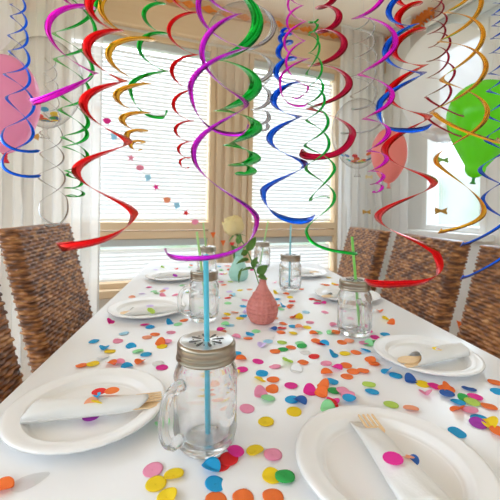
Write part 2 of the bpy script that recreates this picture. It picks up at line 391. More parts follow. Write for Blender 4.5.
for x, y, rz, lab in [(-.51, 1.432, 0, 'woven brown high back chair left of the table, behind the red swirl end'),
                      (XRc, .915, PI, 'woven brown chair at the right picture edge nearest the camera'),
                      (XRc, 1.475, PI, 'woven brown chair, middle one of three on the right side'),
                      (XRc, 2.08, PI, 'woven brown chair at far right beyond the green straw jar')]:
    c = copy_thing(ch, lab); c.scale.z = 1 if x < 0 else .962; c.location = (x, y, 0); c.rotation_euler = (0, 0, rz)

# ------------------------------------------------------------------ plates
PR = .12
def make_plate(label):
    e = thing('paper_plate', label, 'plate', (0, 0, TZ), 0, 'white paper plates')
    n = 72
    def ripple(r, z, amt): return [(Vector(((r) * math.cos(a), (r) * math.sin(a), z + amt * math.cos(a * 36)))) for a in (2 * PI * j / n for j in range(n))]
    mb = MB(); mb.lathe([(.0005, .0035), (.04, .003), (.074, .003), (.080, .0045)], n); mb.build('plate_well', M_PLATE, e)
    prof = [(.080, .0045, 0), (.083, .0065, 0), (.0845, .0062, 0), (.087, .009, 0), (.0925, .0150, 0), (.095, .0162, 0), (.0975, .0160, 0), (.105, .0182, .0001), (.112, .0198, .0003), (.1165, .0200, .0004), (.1195, .0188, .0003), (PR, .0165, .0003),
            (.1185, .0170, .0003), (.115, .0180, .0002), (.105, .0160, 0), (.094, .0140, 0), (.086, .0065, 0), (.080, .0012, 0), (.074, .0008, 0), (.0005, .0008, 0)]
    mb = MB(); mb.grid([ripple(*p) for p in prof], True); mb.build('plate_rim', M_PLATE, e)
    return e
PL = [((-.186, .592), 'large white paper plate at lower left beside the handled jar'),
      ((.235, .424), 'large white paper plate at lower right with a fork in a napkin'),
      ((.490, .737), 'white paper plate on the right in front of the middle chair'),
      ((-.188, 1.145), 'white paper plate on the left with lime confetti on its napkin'),
      (None, 'white paper plate at the far left end of the table'),
      (None, 'white paper plate on the right behind the jar with green straw'),
      (None, 'white paper plate at the far right end behind clear jar')]
px_far = {4: (172, 275.5), 5: (347, 294), 6: (304, 272)}
plates = []
for i, (c, lab) in enumerate(PL):
    if c is None: q = onz(*px_far[i], TZ + .015); c = (q.x, q.y)
    p = make_plate(lab) if i == 0 else copy_thing(plates[0], lab)
    p.location = (c[0], c[1], TZ); p.scale = (.93,) * 3 if i == 2 else (1, 1, 1); p.rotation_euler = (0, 0, i * .7); plates.append(p)

# ------------------------------------------------------------------ napkin rolls and wooden cutlery
def frame_to(a, b, z0):
    """object frame whose +X runs from a to b on the table, at height z0"""
    d = (b - a); d.z = 0; return Vector((a.x, a.y, z0)), math.atan2(d.y, d.x), d.length
def napkin(a, b, z, r0, r1, label, flat=.55, diag=.03):
    o, rz, L = frame_to(a, b, z)
    mb = MB(); rows = []; n = 44; turns = 1.12; m = 20
    for i in range(m + 1):
        k = i / m; row = []
        for j in range(n + 1):
            th = turns * 2 * PI * j / n - 1.0; q = j / n
            r = (r0 + (r1 - r0) * k) * (1 - .09 * (1 - q)) * (1 + .03 * math.sin(5 * th + 7 * k) * (.3 + k))
            cut = diag * math.sin(th + .3) * (1 - k) ** 2 + .008 * math.cos(th + .5) * k * k
            x = L * k + cut
            y = r * math.cos(th) + .003 * math.sin(3.2 * k + 1); zz = r * flat * (1 + math.sin(th)) + .0012 * math.sin(9 * k + 2 * th) * (math.sin(th) > 0)
            row.append((x, y, max(zz, .0004 * q) + .0005))
        rows.append(row)
    mb.grid(rows); ob = mb.build('napkin_roll', M_NAPKIN, None, True); solid(ob, .0012)
    ob.location = o; ob.rotation_euler = (0, 0, rz)
    return tag(ob, label, 'napkin', 'rolled paper napkins')
def fork_poly(L=.165):
    p = []; w = .0125
    p += [(L, -.006), (L + .003, 0), (L, .006)]                     # handle end
    p += [(.06, .0045), (.05, .0065), (.040, w)]
    xs = [.040]
    tw = 2 * w / 7
    for k in range(4):
        y1 = w - 2 * tw * k; y0 = y1 - tw
        p += [(.002, y1 - .0003), (0, (y1 + y0) / 2), (.002, y0 + .0003)]
        if k < 3: p += [(.030, y0), (.0315, y0 - tw / 2), (.030, y0 - tw)]
    p += [(.040, -w), (.05, -.0065), (.06, -.0045)]
    return list(reversed(p))
def spoon_poly(L=.16, w=.016, b=.052):
    p = [(L, -.006), (L + .003, 0), (L, .006), (b + .012, .0045)]
    for k in range(13):
        a = PI * k / 12; p.append((b / 2 + b / 2 * math.cos(.35 + (2 * PI - .7) * k / 12), w * math.sin(.35 + (2 * PI - .7) * k / 12)))
    p.append((b + .012, -.0045)); return list(reversed(p))
def knife_poly(L=.165):
    return list(reversed([(L, -.0065), (L + .003, 0), (L, .0065), (.085, .005), (.075, .009), (.02, .0095), (.004, .005), (0, -.004), (.01, -.0075), (.085, -.0065)]))
def cutlery(kind, a, b, z, label):
    poly = dict(wooden_fork=fork_poly, wooden_spoon=spoon_poly, wooden_knife=knife_poly)[kind]()
    o, rz, L = frame_to(a, b, z)
    mb = MB(); mb.prism(poly, 0, .0018); ob = mb.build(kind, M_WOOD, None, False)
    ob.location = o; ob.rotation_euler = (0, 0, rz); return tag(ob, label, kind.split('_')[1], 'wooden cutlery in the napkins')
ZP = TZ + .010
# near right plate
a, b = onz(362, 424, ZP + .01), onz(440, 522, ZP + .01)
napkin(a, b, ZP, .0165, .029, 'white napkin roll with magenta dot on the lower right plate', .5, .022)
fa = onz(365, 411, ZP + .016); cutlery('wooden_fork', fa, b + (b - a) * .1 + Vector((0, 0, 0)), ZP + .010, 'wooden fork sticking out of the napkin on the lower right plate')
# near left plate
a, b = onz(160, 398, ZP + .012), onz(30, 413, ZP + .012)
napkin(a + (b - a) * .20, b, ZP, .017, .021, 'white napkin roll with purple dot on the lower left plate', .62, -.02)
cutlery('wooden_fork', a + Vector((.002, .006, 0)), b + Vector((.006, 0, 0)), ZP + .012, 'wooden fork in the napkin on the lower left plate')
cutlery('wooden_knife', a + Vector((.004, -.012, 0)), b, ZP + .008, 'wooden knife in the napkin on the lower left plate')
# right plate
a, b = onz(414, 360, ZP + .012), onz(462, 349, ZP + .012)
napkin(a, b, ZP, .020, .021, 'white napkin roll on the right plate before the middle chair', .62, .02)
fa = onz(399, 362, ZP + .012)
cutlery('wooden_spoon', fa, b, ZP + .012, 'wooden spoon in the napkin on the right plate')
cutlery('wooden_knife', fa + Vector((.004, -.016, 0)), b, ZP + .009, 'wooden knife in the napkin on the right plate')
# left middle plate
a, b = onz(120, 313, ZP + .012), onz(182, 308, ZP + .012)
napkin(a + (b - a) * .1, b, ZP, .020, .018, 'white napkin roll with lime dot on the left middle plate', .62, .02)
cutlery('wooden_spoon', a, b, ZP + .011, 'wooden spoon in the napkin on the left middle plate')
# far plates
a, b = onz(157, 276, ZP + .012), onz(191, 274.5, ZP + .012)
napkin(a, b, ZP, .018, .018, 'white napkin roll on the far left plate', .62, .02)
a, b = onz(322, 297, ZP + .01), onz(352, 293, ZP + .01)
napkin(a + (b - a) * .2, b, ZP, .016, .018, 'white napkin roll on the plate behind the green straw jar', .62, .02)
cutlery('wooden_spoon', a, b, ZP + .010, 'wooden spoon on the plate behind the green straw jar')
a, b = onz(318, 272, ZP + .01), onz(292, 273, ZP + .01)
napkin(a + (b - a) * .3, b, ZP, .016, .018, 'white napkin roll on the far right plate', .62, .02)
cutlery('wooden_fork', a, b, ZP + .010, 'wooden fork on the far right plate behind clear jar')

# ------------------------------------------------------------------ handled jars and straws
JH = .137
def make_jar(label):
    e = thing('handled_jar', label, 'jar', (0, 0, TZ), 0, 'glass drinking jars with metal lids')
    K = 1.075
    prof = [(.0005, .005), (.020, .004), (.028, .0005), (.036, .002), (.0425, .011), (.0447, .022), (.0452, .026), (.0445, .030), (.0445, .088), (.0455, .092), (.0445, .096), (.0420, .103), (.0385, .108), (.0365, .112), (.0365, .128),
            (.0335, .128), (.0335, .112), (.0370, .104), (.0405, .094), (.0405, .026), (.0380, .017), (.030, .0125), (.0005, .0135)]
    mb = MB(); mb.lathe([(r, z * K) for r, z in prof], 56)
    mb.build('jar_body', M_JAR, e)
    mb = MB()                                                        # raised oval medallion on the far side
    mb.grid([[Vector(((.0447 + .0012 * k) * math.cos(a * .42 + PI / 2), (.0447 + .0012 * k) * math.sin(a * .42 + PI / 2), .064 + zz)) for a, zz in ((math.cos(q) * (1 - .25 * k), .023 * math.sin(q) * (1 - .25 * k)) for q in (2 * PI * j / 28 for j in range(28)))] for k in (0, 1, 2)], True, 0)
    mb.build('embossed_oval', M_JAR, e)
    pts = []                                                         # D handle on +X
    for k in range(25):
        u = k / 24; a = PI / 2 - PI * u
        x = .0445 + .031 * max(0, math.cos(a)) ** .55; z = .064 + .036 * math.sin(a)
        pts.append((x, 0, z))
    mb = MB(); mb.tube(pts, [.0066 if 2 < k < 22 else .0080 for k in range(25)], 14); mb.build('handle', M_JAR, e)
    lid = MB(); lid.lathe([(.0405, .1135), (.0424, .1150), (.0424, .1165), (.0398, .1185), (.0414, .1205), (.0414, .1225), (.0398, .1245), (.0412, .1262), (.0412, .1330), (.0398, .1360), (.0375, .1370)], 56, m=0)
    lid.lathe([(.0375, .1370), (.0345, .1372), (.0335, .1360), (.0006, .1362)], 56, m=1)
    lid.lathe([(.0405, .1135), (.0365, .1140), (.0365, .1330)], 56, m=0)
    for k in range(8):                                               # daisy slots cut in the lid
        a = 2 * PI * k / 8 + .2
        poly = [(.008, 0), (.014, .0016), (.022, .0024), (.0245, .0015), (.0252, 0), (.0245, -.0015), (.022, -.0024), (.014, -.0016)]
        rot = Matrix.Rotation(a, 4, 'Z'); lid.prism(poly, .1358, .13665, 2, lambda p, r=rot: r @ p)
        a2 = a + PI / 8; lid.prism([(.019 + .0012 * math.cos(q), .0012 * math.sin(q)) for q in (2 * PI * j / 8 for j in range(8))], .1358, .13665, 2, lambda p, r=Matrix.Rotation(a2, 4, 'Z'): r @ p)
    lid.prism([(.0048 * math.cos(q), .0048 * math.sin(q)) for q in (2 * PI * j / 16 for j in range(16))], .1358, .1368, 2)
    lid.v = [(x, y, z * K) for x, y, z in lid.v]
    lo = lid.build('lid', [M_STEEL, M_LIDTOP, M_DARK], e)
    return e
JARS = [((205, 443), 'clear handled jar with bronze rim lid in the foreground, blue straw'),
        ((203.5, 320), 'clear handled jar directly behind the foreground jar'),
        ((207, 277), 'clear jar at the far end behind two others, pale green straw'),
        ((290, 290), 'clear jar with pale blue straw right of the rose leaves'),
        ((262, 268), 'farthest clear jar with green straw behind the rose'),
        ((354, 334), 'clear jar with bright green straw on the right')]
jars = []
for i, (p, lab) in enumerate(JARS):
    q = onz(*p, TZ)
    j = make_jar(lab) if i == 0 else copy_thing(jars[0], lab)
    j.location = (q.x, q.y, TZ); j.rotation_euler = (0, 0, [math.radians(226), math.radians(205), 2.2, 1.2, 1.6, math.radians(262)][i]); jars.append(j)
def straw(jar, top, bot, z1, col, label, r=.0036):
    """drinking straw standing in a jar: foot offset, lid crossing and top, all relative to the jar axis"""
    c = jar.location; b = Vector((c.x + bot[0], c.y + bot[1], TZ + .0125)); t_ = Vector((c.x + top[0], c.y + top[1], TZ + z1))
    mb = MB(); d = (t_ - b)
    mb.tube([(0, 0, 0), d * .25, d * .5, d * .75, d], r, 14, caps=False); mb.tube([d, d * .75, d * .5, d * .25, (0, 0, 0)], r * .86, 14, caps=False)
    o = mb.build('drinking_straw', mat('straw_' + col, dict(blue=(.16, .72, .88), green=(.38, .86, .20), palegreen=(.62, .90, .42), paleblue=(.42, .84, .92))[col], .35, trans=.35), None)
    o.location = b; return tag(o, label, 'straw', 'drinking straws')
straw(jars[0], (-.003, .0, 0), (.004, -.004), .268, 'blue', 'wide blue straw standing in the foreground jar', .0038)
straw(jars[1], (-.024, .01), (.012, -.004), .262, 'palegreen', 'pale green straw leaning left in the second jar')
straw(jars[2], (-.022, .0), (.008, 0), .262, 'palegreen', 'pale green straw in the far jar behind two others')
straw(jars[3], (-.001, 0), (-.003, 0), .268, 'paleblue', 'pale blue straw in the jar right of the rose')
straw(jars[4], (.03, 0), (-.012, 0), .265, 'palegreen', 'pale green straw leaning right in the farthest jar')
straw(jars[5], (-.010, .0), (.017, .002), .262, 'green', 'bright green straw in the jar on the right')

# ------------------------------------------------------------------ vases, rose and greenery
def dimple_vase(name, prof, n, rows, amp, m, label, loc):
    import bisect
    zs = [p[1] for p in prof]
    def rad(z):
        i = min(max(bisect.bisect_right(zs, z) - 1, 0), len(zs) - 2); k = (z - zs[i]) / (zs[i + 1] - zs[i]); k = k * k * (3 - 2 * k) * .3 + k * .7
        return prof[i][0] + (prof[i + 1][0] - prof[i][0]) * k
    H = zs[-1]; R = []; N = n * 4; S = rows * 4
    for i in range(S + 1):
        z = H * i / S; row = []
        for j in range(N):
            a = 2 * PI * j / N; u = j / 4; v = i / 4
            d = amp * max(0, math.cos(PI * (u + v)) * math.cos(PI * (u - v))) * min(1, rad(z) / .03) * (0 if z > .8 * H or z < .02 * H else 1)
            r = rad(z) - d; row.append((r * math.cos(a), r * math.sin(a), z))
        R.append(row)
    mb = MB(); mb.grid(R, True, 0, True, False)
    mb.lathe([(prof[-1][0], H), (prof[-1][0] - .002, H + .001), (prof[-1][0] - .004, H - .001), (prof[-1][0] - .004, H * .75), (.0005, H * .72)], N)
    o = mb.build(name, m, None); o.location = loc; return tag(o, label, 'vase')
pv = onz(262, 322, TZ); pv.z = TZ
dimple_vase('bud_vase', [(.026, 0), (.036, .006), (.0455, .025), (.0475, .04), (.043, .058), (.031, .078), (.018, .098), (.0115, .112), (.0100, .120), (.0105, .125)], 20, 12, .0060, M_PINKV, 'dusty pink dimpled pear shaped vase holding the yellow rose', pv)
mv = onz(238.5, 280, TZ); mv.z = TZ
dimple_vase('bud_vase', [(.028, 0), (.040, .008), (.046, .025), (.044, .045), (.033, .070), (.022, .095), (.017, .118), (.018, .138), (.022, .148)], 18, 14, .0008, M_MINTV, 'mint green flared vase behind the pink vase', mv)
def leaf_mesh(L, w, fold=.25, curl=.25):
    mb = MB(); rows = []
    for i in range(11):
        k = i / 10; ww = w * math.sin(PI * k ** .75) ** .8 if 0 < k < 1 else .0006
        z = -curl * L * k * k
        rows.append([(L * k, s * ww, z + abs(s) * ww * fold + (.06 * ww * math.sin(i * 2.5) if abs(s) == 1 else 0)) for s in (-1, -.5, 0, .5, 1)])
    mb.grid(rows); return mb
def leaf(parent, base, direction, L, w, name='leaf', m=None, roll=0, curl=.25):
    o = leaf_mesh(L, w, curl=curl).build(name, m or M_LEAF, parent); solid(o, .0006)
    q = Vector(direction).normalized().to_track_quat('X', 'Z'); o.rotation_mode = 'QUATERNION'
    from mathutils import Quaternion
    o.rotation_quaternion = q @ Quaternion((1, 0, 0), roll); o.location = base; return o
DV = (pv - CAM).dot(FW)
def rel(px, py, d=0): return at(px, py, DV + d) - pv
rose = thing('cut_rose', 'pale yellow rose with green leaves standing in the pink vase', 'flower', pv)
st = [rel(263, 318), rel(261.5, 300), rel(259.5, 286), rel(255.5, 273), rel(251, 259), rel(245.5, 246), rel(239.5, 238), rel(236.5, 235)]
mb = MB(); mb.tube(st, [.0017] * 6 + [.002, .0035], 8); mb.build('stem', M_SEED, rose)
hb = rel(236, 234.5)
bl = thing('bloom', '', '', hb); bpy.data.objects.remove(bl)
axis = (rel(231.5, 219) - hb).normalized()
def petal(ring, k, n, R, H, open_, rndm):
    a0 = 2 * PI * k / n + ring * .7; mb = MB(); rows = []
    q = axis.to_track_quat('Z', 'Y')
    half = PI / n * 1.35
    for i in range(9):
        v = i / 8; row = []
        for j in range(9):
            u = (j / 8 - .5) * 2
            wid = half * (1 - .25 * (1 - v)) * (1 - .18 * max(0, v - .7) / .3)
            rr = R * math.sin(PI * min(1, .04 + .74 * v ** .75)) ** .7 * (1 + open_ * max(0, v - .7) * 3) + .0005
            zz = H * (v ** 1.15) - open_ * .35 * H * max(0, v - .75) * 2 - .10 * H * u * u * v
            p = Vector((rr * math.cos(a0 + u * wid), rr * math.sin(a0 + u * wid), zz + rndm * .002 * math.sin(3 * u)))
            row.append(q @ p + hb)
        rows.append(row)
    mb.grid(rows); o = mb.build('petal', M_ROSE, rose); solid(o, .0006)
for ring, (n, R, H, op) in enumerate([(3, .010, .056, 0), (4, .017, .057, .05), (5, .024, .056, .15), (5, .030, .050, .35)]):
    for k in range(n): petal(ring, k, n, R, H, op, random.uniform(-1, 1))
for k in range(5):
    a = 2 * PI * k / 5 + .3; q = axis.to_track_quat('Z', 'Y'); d = q @ Vector((math.cos(a), math.sin(a), -.15))
    leaf(rose, hb + d * .003, d, .026, .0045, 'sepal', M_SEED, curl=.35)
for (bx, by), (tx, ty), w, dz in [((248, 251), (255, 236), .013, .01), ((253, 268), (255.5, 257), .012, -.01), ((257, 273), (268, 266), .014, 0), ((258, 276), (267, 278), .013, -.01), ((254, 269), (242, 268), .013, .008),
                                  ((249, 260), (236, 261), .014, -.005), ((243, 268), (236, 281), .013, 0), ((252, 263), (258, 262), .009, -.014), ((248, 252), (240, 254), .009, -.012)]:
    b_ = rel(bx, by); t_ = rel(tx, ty, dz); leaf(rose, b_, t_ - b_, (t_ - b_).length, w, roll=random.uniform(-.9, .9) + PI / 3)
DM = (mv - CAM).dot(FW)
def relm(px, py, d=0): return at(px, py, DM + d) - mv
gr = thing('leafy_stem', 'dark green leafy sprig standing in the mint vase', 'flower', mv)
mb = MB(); mb.tube([relm(238.5, 274), relm(238, 258), relm(237, 248), relm(239, 240)], .0018, 8); mb.build('stem', M_SEED, gr)
for (bx, by), (tx, ty), w in [((238, 256), (233, 244), .018), ((238, 254), (244, 244), .017), ((237, 250), (247, 254), .016), ((237, 248), (231, 250), .015), ((238, 244), (240, 234), .015), ((237, 252), (240, 262), .014), ((237, 252), (233, 258), .013)]:
    b_ = relm(bx, by); t_ = relm(tx, ty); leaf(gr, b_, t_ - b_, (t_ - b_).length, w, roll=random.uniform(.4, 1.4))

# ------------------------------------------------------------------ foil swirls
def swirl(name, label, color, D, wpx, hand, strands, hook=1.06, tilt=0.25):
    """each strand is a true helix given by its alternating outermost points; it hangs from the ceiling on a thread"""
    x0 = sum(s[0][0] + s[1][0] for s in strands) / (2 * len(strands)); y0 = min(s[0][1] for s in strands)
    root = at(x0, y0, D)
    e = thing(name, label, 'party streamer', root, 0, 'foil swirls hanging from the ceiling')
    w = wpx / F * D * 1.15; ha = 2 * hook + 2 * math.sqrt(hook * hook - hook)
    for S in strands:
        n = len(S); c = []; r = []
        for k in range(n):
            if 0 < k < n - 1: ck = (S[k][0] + (S[k - 1][0] + S[k + 1][0]) / 2) / 2
            elif k == 0: ck = (S[0][0] + S[1][0]) / 2
            else: ck = (S[k][0] + S[k - 1][0]) / 2
            c.append(ck); r.append(abs(S[k][0] - ck))
        th0 = 0 if S[0][0] > S[1][0] else PI
        ys = [p[1] for p in S]
        def lin(a, t): i = min(int(t), n - 2); return a[i] + (a[i + 1] - a[i]) * (t - i)
        def cat(a, t):
            i = min(int(t), n - 2); f = t - i; p1, p2 = a[i], a[i + 1]; p0 = a[i - 1] if i else 2 * p1 - p2; p3 = a[i + 2] if i + 2 < n else p2
            return .5 * (2 * p1 + (p2 - p0) * f + (2 * p0 - 5 * p1 + 4 * p2 - p3) * f * f + (3 * p1 - p0 - 3 * p2 + p3) * f ** 3)
        per = 18; N = (n - 1) * per; pts = []; rad = []
        for i in range(N + 1):
            t = i / per; th = th0 + PI * t; cc, rr = lin(c, t), lin(r, t)
            fT = t - (n - 2); yy = cat(ys, t) if fT <= 0 else ys[n - 2] + (ys[n - 1] - ys[n - 2]) * (ha * fT - (ha - 1) * fT * fT)
            base = at(cc, yy, D); lat = rr / F * D
            dirv = R0 * math.cos(th) + Vector((FW.x, FW.y, 0)) * (hand * math.sin(th))
            base += Z3 * 0
            if fT > 0: base += Z3 * (-(yy - CY) / F * lat * hand * math.sin(th)) * min(1, fT * 1.6)
            base += Z3 * (-lat * hand * math.sin(th)) * .55 * max(0, 1 - rr / 14.5) * (1 if t > 3 else 0)
            pts.append(base + dirv * lat); rad.append(dirv)
        rows = []
        for i in range(N + 1):
            T = (pts[min(N, i + 1)] - pts[max(0, i - 1)]).normalized()
            Wd = rad[i] - T * rad[i].dot(T); Wd.normalize(); Nn = T.cross(Wd)
            tl = tilt + .8 * max(0, min(1, (i / per - (n - 2.2)) / .8)) * (1 if r[-1] > 9 else 0)
            Wd = Wd * math.cos(tl) + Nn * math.sin(tl)
            d_end = (N - i) / per * max(rr, 1) * PI / F * D          # distance to the tip, for the rounded end
            k = 1.0
            rest = sum((pts[q + 1] - pts[q]).length for q in range(i, min(N, i + 6)))
            if i > N - 6:
                x = min(1, rest / (w * .62)); k = math.sqrt(max(0.02, 1 - (1 - x) ** 2)) * 1.08
            if i < 8 and False: k = .6
            k *= min(1, .38 + .055 * lin(r, i / per))
            q = pts[i] - root
            rows.append([q - Wd * w / 2 * k, q, q + Wd * w / 2 * k])
        mb = MB(); mb.grid(rows); o = mb.build('ribbon', foil(color), e); solid(o, .0004)
    mb = MB(); top = Vector((0, 0, CEIL - root.z)); s0 = Vector(rows[0][1]) * 0
    for S in strands: pass
    mb.tube([(0, 0, -.01), top * .5, top], .00035, 6); mb.build('hanging_thread', M_THREAD, e)
    return e
SW = 'foil_swirl'; DS = 'double_foil_swirl'
swirl(DS, 'thin blue double spiral swirl before the pink balloon at left', 'blue', .62, 2.6, 1, [
    [(12, 4), (25, 17), (10.5, 34), (27, 52), (7, 73), (31, 96), (5, 128), (40, 150)],
    [(13, -13), (24, 2), (12.5, 15), (26, 32), (11, 50), (28, 72), (9, 95), (30, 124), (5.5, 153), (41, 175)]])
swirl(DS, 'thin silver double spiral swirl above the left woven chair', 'silver', .84, 1.6, 1, [
    [(46, 57), (56, 71), (45.6, 84), (58, 99), (45, 112), (61, 131), (42, 152), (64, 174), (41, 201), (60, 224)],
    [(55, 58), (45, 72), (57, 84), (42.4, 99), (58.5, 112), (41.6, 131), (62, 152), (39.5, 174), (66.5, 197), (44, 224)]])
swirl(DS, 'green double spiral swirl at left with a curled lower end', 'green', .58, 3.6, 1, [
    [(52, -12), (94, 24), (57, 57.5), (88, 86), (61, 108), (86, 130), (65, 146), (86, 158), (67, 170), (81, 180), (66, 188), (83, 192), (68, 196), (80, 197)],
    [(95, -12), (56, 32), (91.5, 64), (60.5, 91), (87, 118), (63.5, 136), (87, 153), (68, 173), (82, 180)]])
swirl(SW, 'magenta swirl with a long sweeping end at upper left', 'magenta', .52, 5.2, -1, [
    [(60, -6), (91, 7), (50, 38), (94, 74), (34, 101)]], tilt=.3)
swirl(SW, 'large red swirl nearest the camera at left with wide open end', 'red', .40, 7.5, -1, [
    [(115, -8), (90, 11), (119, 31), (88, 55), (123, 82), (85, 111), (127, 144), (78.5, 178), (133, 218), (62, 246)]])
swirl(SW, 'gold swirl coiling tight at its lower end before the left window', 'gold', .62, 5.8, -1, [
    [(128, -8), (102, 14), (153, 40), (110.5, 62), (149, 84), (117.6, 101), (147, 113), (123, 123), (145, 131), (127.5, 138), (143, 142), (131, 147), (140, 149)]])
swirl(SW, 'small green swirl between the gold and red ones at upper left', 'green', .66, 4.2, -1, [
    [(150, -8), (164, 4), (144, 17), (165.6, 34), (139.5, 50), (166, 71.5), (130.5, 92), (166, 110)]], hook=1.4)
swirl(SW, 'narrow dark red zigzag swirl before the upper left window', 'red', .74, 3.6, -1, [
    [(170, -8), (198, 13), (169, 34), (197, 55), (172, 74), (193, 90), (173.5, 107), (193, 121), (175.5, 132), (191, 142), (178.5, 151), (190, 158), (180, 163), (188, 167)]])
swirl(DS, 'large violet double swirl in the middle ending across the blue straw', 'violet', .41, 5.0, -1, [
    [(240, -25), (198.5, 9), (247, 48), (190.5, 92), (248, 124)],
    [(205, -14), (240, 14), (202, 55), (246.5, 103.6), (193.6, 156), (257, 218), (166, 249)]], hook=1.32)
swirl(SW, 'wide shiny green swirl hanging in the upper middle', 'green', .46, 11.0, 1, [
    [(222, -14), (257.5, 22), (209, 60), (256, 84), (219.5, 110), (256.5, 126), (229, 144), (255, 157), (233.5, 164), (252, 170), (238, 172)]])
swirl(SW, 'silver swirl behind the wide green one at upper middle', 'silver', .70, 5.2, 1, [
    [(248, 2), (273.5, 27), (245, 50), (271.5, 68), (250, 84), (270, 97), (253, 109), (269, 117), (258, 123), (268, 126), (260, 129)]])
swirl(SW, 'blue swirl widening downward before the middle window', 'blue', .64, 6.0, -1, [
    [(288, 29), (282, 32), (290, 35), (280, 38), (291, 43), (278, 52), (294, 59), (276, 72), (297, 83), (273.5, 100), (299, 116.5), (269.5, 138), (304.5, 163), (263, 192), (315, 215)]], hook=1.26)
swirl(DS, 'thin magenta double swirl in front of the blue one', 'magenta', .50, 2.4, -1, [
    [(303, -12), (288, 3), (305.5, 21), (284.5, 41), (309, 58.5), (280, 80), (309, 100)],
    [(288, -10), (303, 5.5), (287, 21), (304.5, 41), (286, 62), (308, 86), (293, 97)]], hook=1.3)
swirl(DS, 'thin green double swirl ending near the green straw', 'green', .52, 2.8, 1, [
    [(318, 19), (309, 22), (317, 27), (309, 33), (318, 40), (309, 53), (322, 69), (309, 86), (324.5, 101), (306.5, 120.5), (329, 145), (306, 169), (334.5, 198), (306.5, 233), (357, 252)],
    [(318, 24), (309, 35), (319.5, 48), (306.5, 74.5), (323, 88), (307, 104), (328, 123), (305, 146), (334.5, 170), (310.5, 201), (328, 198)]])
swirl(SW, 'crimson swirl with big round loops right of the middle', 'crimson', .64, 6.4, 1, [
    [(336, -6), (318.5, 7), (339, 18), (318, 31), (344, 46), (311, 65), (348.7, 86), (309, 108.5), (352, 136), (301, 150)]], hook=1.5)
swirl(DS, 'thin silver double swirl before the right hand curtain', 'silver', .88, 1.6, 1, [
    [(370, 17), (354, 30), (374, 44), (352.5, 59), (375, 76), (351, 97), (381, 122), (341, 133)],
    [(356, 17), (374, 30), (353, 44), (376, 60), (350, 77), (375.5, 97), (352, 108)]])
swirl(SW, 'magenta swirl at upper right coiling tight before the salmon balloon', 'magenta', .46, 4.8, 1, [
    [(385, -8), (354.5, 18), (394.5, 46), (360.5, 75), (391, 100), (365, 119), (387.6, 135), (369, 151), (386, 161), (370, 171), (383, 178), (372, 184), (382, 188), (374, 191)]])
swirl(SW, 'blue swirl ending in a broad hook above the salmon balloon', 'blue', .57, 5.4, -1, [
    [(412, -8), (389.7, 8), (414, 25), (386.5, 47), (420.5, 72), (380, 103), (432, 124)]], hook=1.3)
swirl(SW, 'long red swirl at right ending beside the green straw jar', 'red', .70, 6.6, -1, [
    [(398, -6), (418, 5), (398.5, 16), (420.4, 31), (395, 46), (423, 65), (390, 90), (426, 115), (386.5, 146), (430.5, 178), (380.5, 213), (435.6, 252), (364, 281)]], hook=1.13)
swirl(DS, 'thin dark red double swirl before the white balloon', 'darkred', .84, 2.2, 1, [
    [(432, 1), (443, 10), (431, 20), (444.5, 34), (430, 47), (447.5, 62), (428, 78), (449.5, 96), (426, 116), (460, 135)],
    [(442, 0), (431, 11), (446, 22), (429, 34), (449, 47), (428.5, 61), (453, 77), (427, 98), (462, 115)]])
swirl(DS, 'gold double swirl hanging in front of the green balloon', 'gold', .60, 4.0, 1, [
    [(478, -14), (447, 13), (480, 45), (444, 82), (483.5, 122), (438, 165), (479.7, 218), (442, 230)],
    [(447, -16), (478, 12), (441, 42), (482, 77), (434.7, 114), (496, 138)]], hook=1.15)
swirl(DS, 'blue double swirl at the right picture edge', 'blue', .60, 3.6, 1, [
    [(494, 3), (506, 15), (494, 26), (507, 39), (492, 53), (509, 72), (490, 92), (512, 117), (488, 142), (514, 173), (485.5, 205), (520, 240), (464, 276)],
    [(506, 3), (494, 15), (507, 27), (493, 39), (509, 56), (491, 74), (510, 95), (488, 117), (513, 145), (482.5, 174), (518, 207), (464, 243)]])

# ------------------------------------------------------------------ balloons
def balloon(label, px, py, D, wpx, hpx, m, knot_m, neck=.55, tiltv=(0, 0), pear=0, name='balloon'):
    """wpx, hpx: full size as seen; hangs knot downward from a ceiling thread"""
    R = wpx / 2 / F * D; H = hpx / F * D
    c = at(px, py, D)                                                # centre
    e = thing(name, label, 'balloon', c, 0, None)
    e.rotation_euler = (tiltv[0], tiltv[1], 0)
    prof = []; n = 36
    for i in range(n + 1):
        a = PI * i / n; zc = math.cos(a)
        r = R * math.sin(a) * (1 - pear * (.5 - .5 * zc) ** 2.0) if 0 < i < n else 0.0005
        z = H / 2 * zc * (1 if zc > 0 else 1 + .12 * abs(zc) ** 3)
        if zc < -.9: r = max(r, R * (.10 if pear < .3 else .055))
        zb_ = -H / 2 * 1.12 + .24 * R
        if pear > .3: r = max(r, math.sqrt(max(0, (.24 * R) ** 2 - (z - zb_) ** 2)))
        prof.append((r, z))
    prof[0] = (.0005, H / 2)
    mb = MB(); mb.lathe(prof, 40); mb.build('balloon_skin', m, e)
    zb = prof[-1][1]
    mb = MB(); k = R * (.10 if pear < .3 else .055); mb.lathe([(k, zb + .001), (k * .55, zb - k * .5), (k * .75, zb - k), (k * .6, zb - k * 1.5), (k * .9, zb - k * 2.2), (k * 1.3, zb - k * 3), (k * .4, zb - k * 2.8)], 16); mb.build('knot', knot_m, e)
    top = CEIL - c.z
    if top > H / 2:
        mb = MB(); mb.tube([(0, 0, H / 2 - .002), (0, 0, (top + H / 2) / 2), (0, 0, top)], .0005, 6); mb.build('hanging_thread', M_THREAD, e)
    return e
def latex(name, col): return mat(name, col, .18, trans=.45, noise=(3, .4, tuple(min(1, v * 1.06) for v in col)), spec=.6)
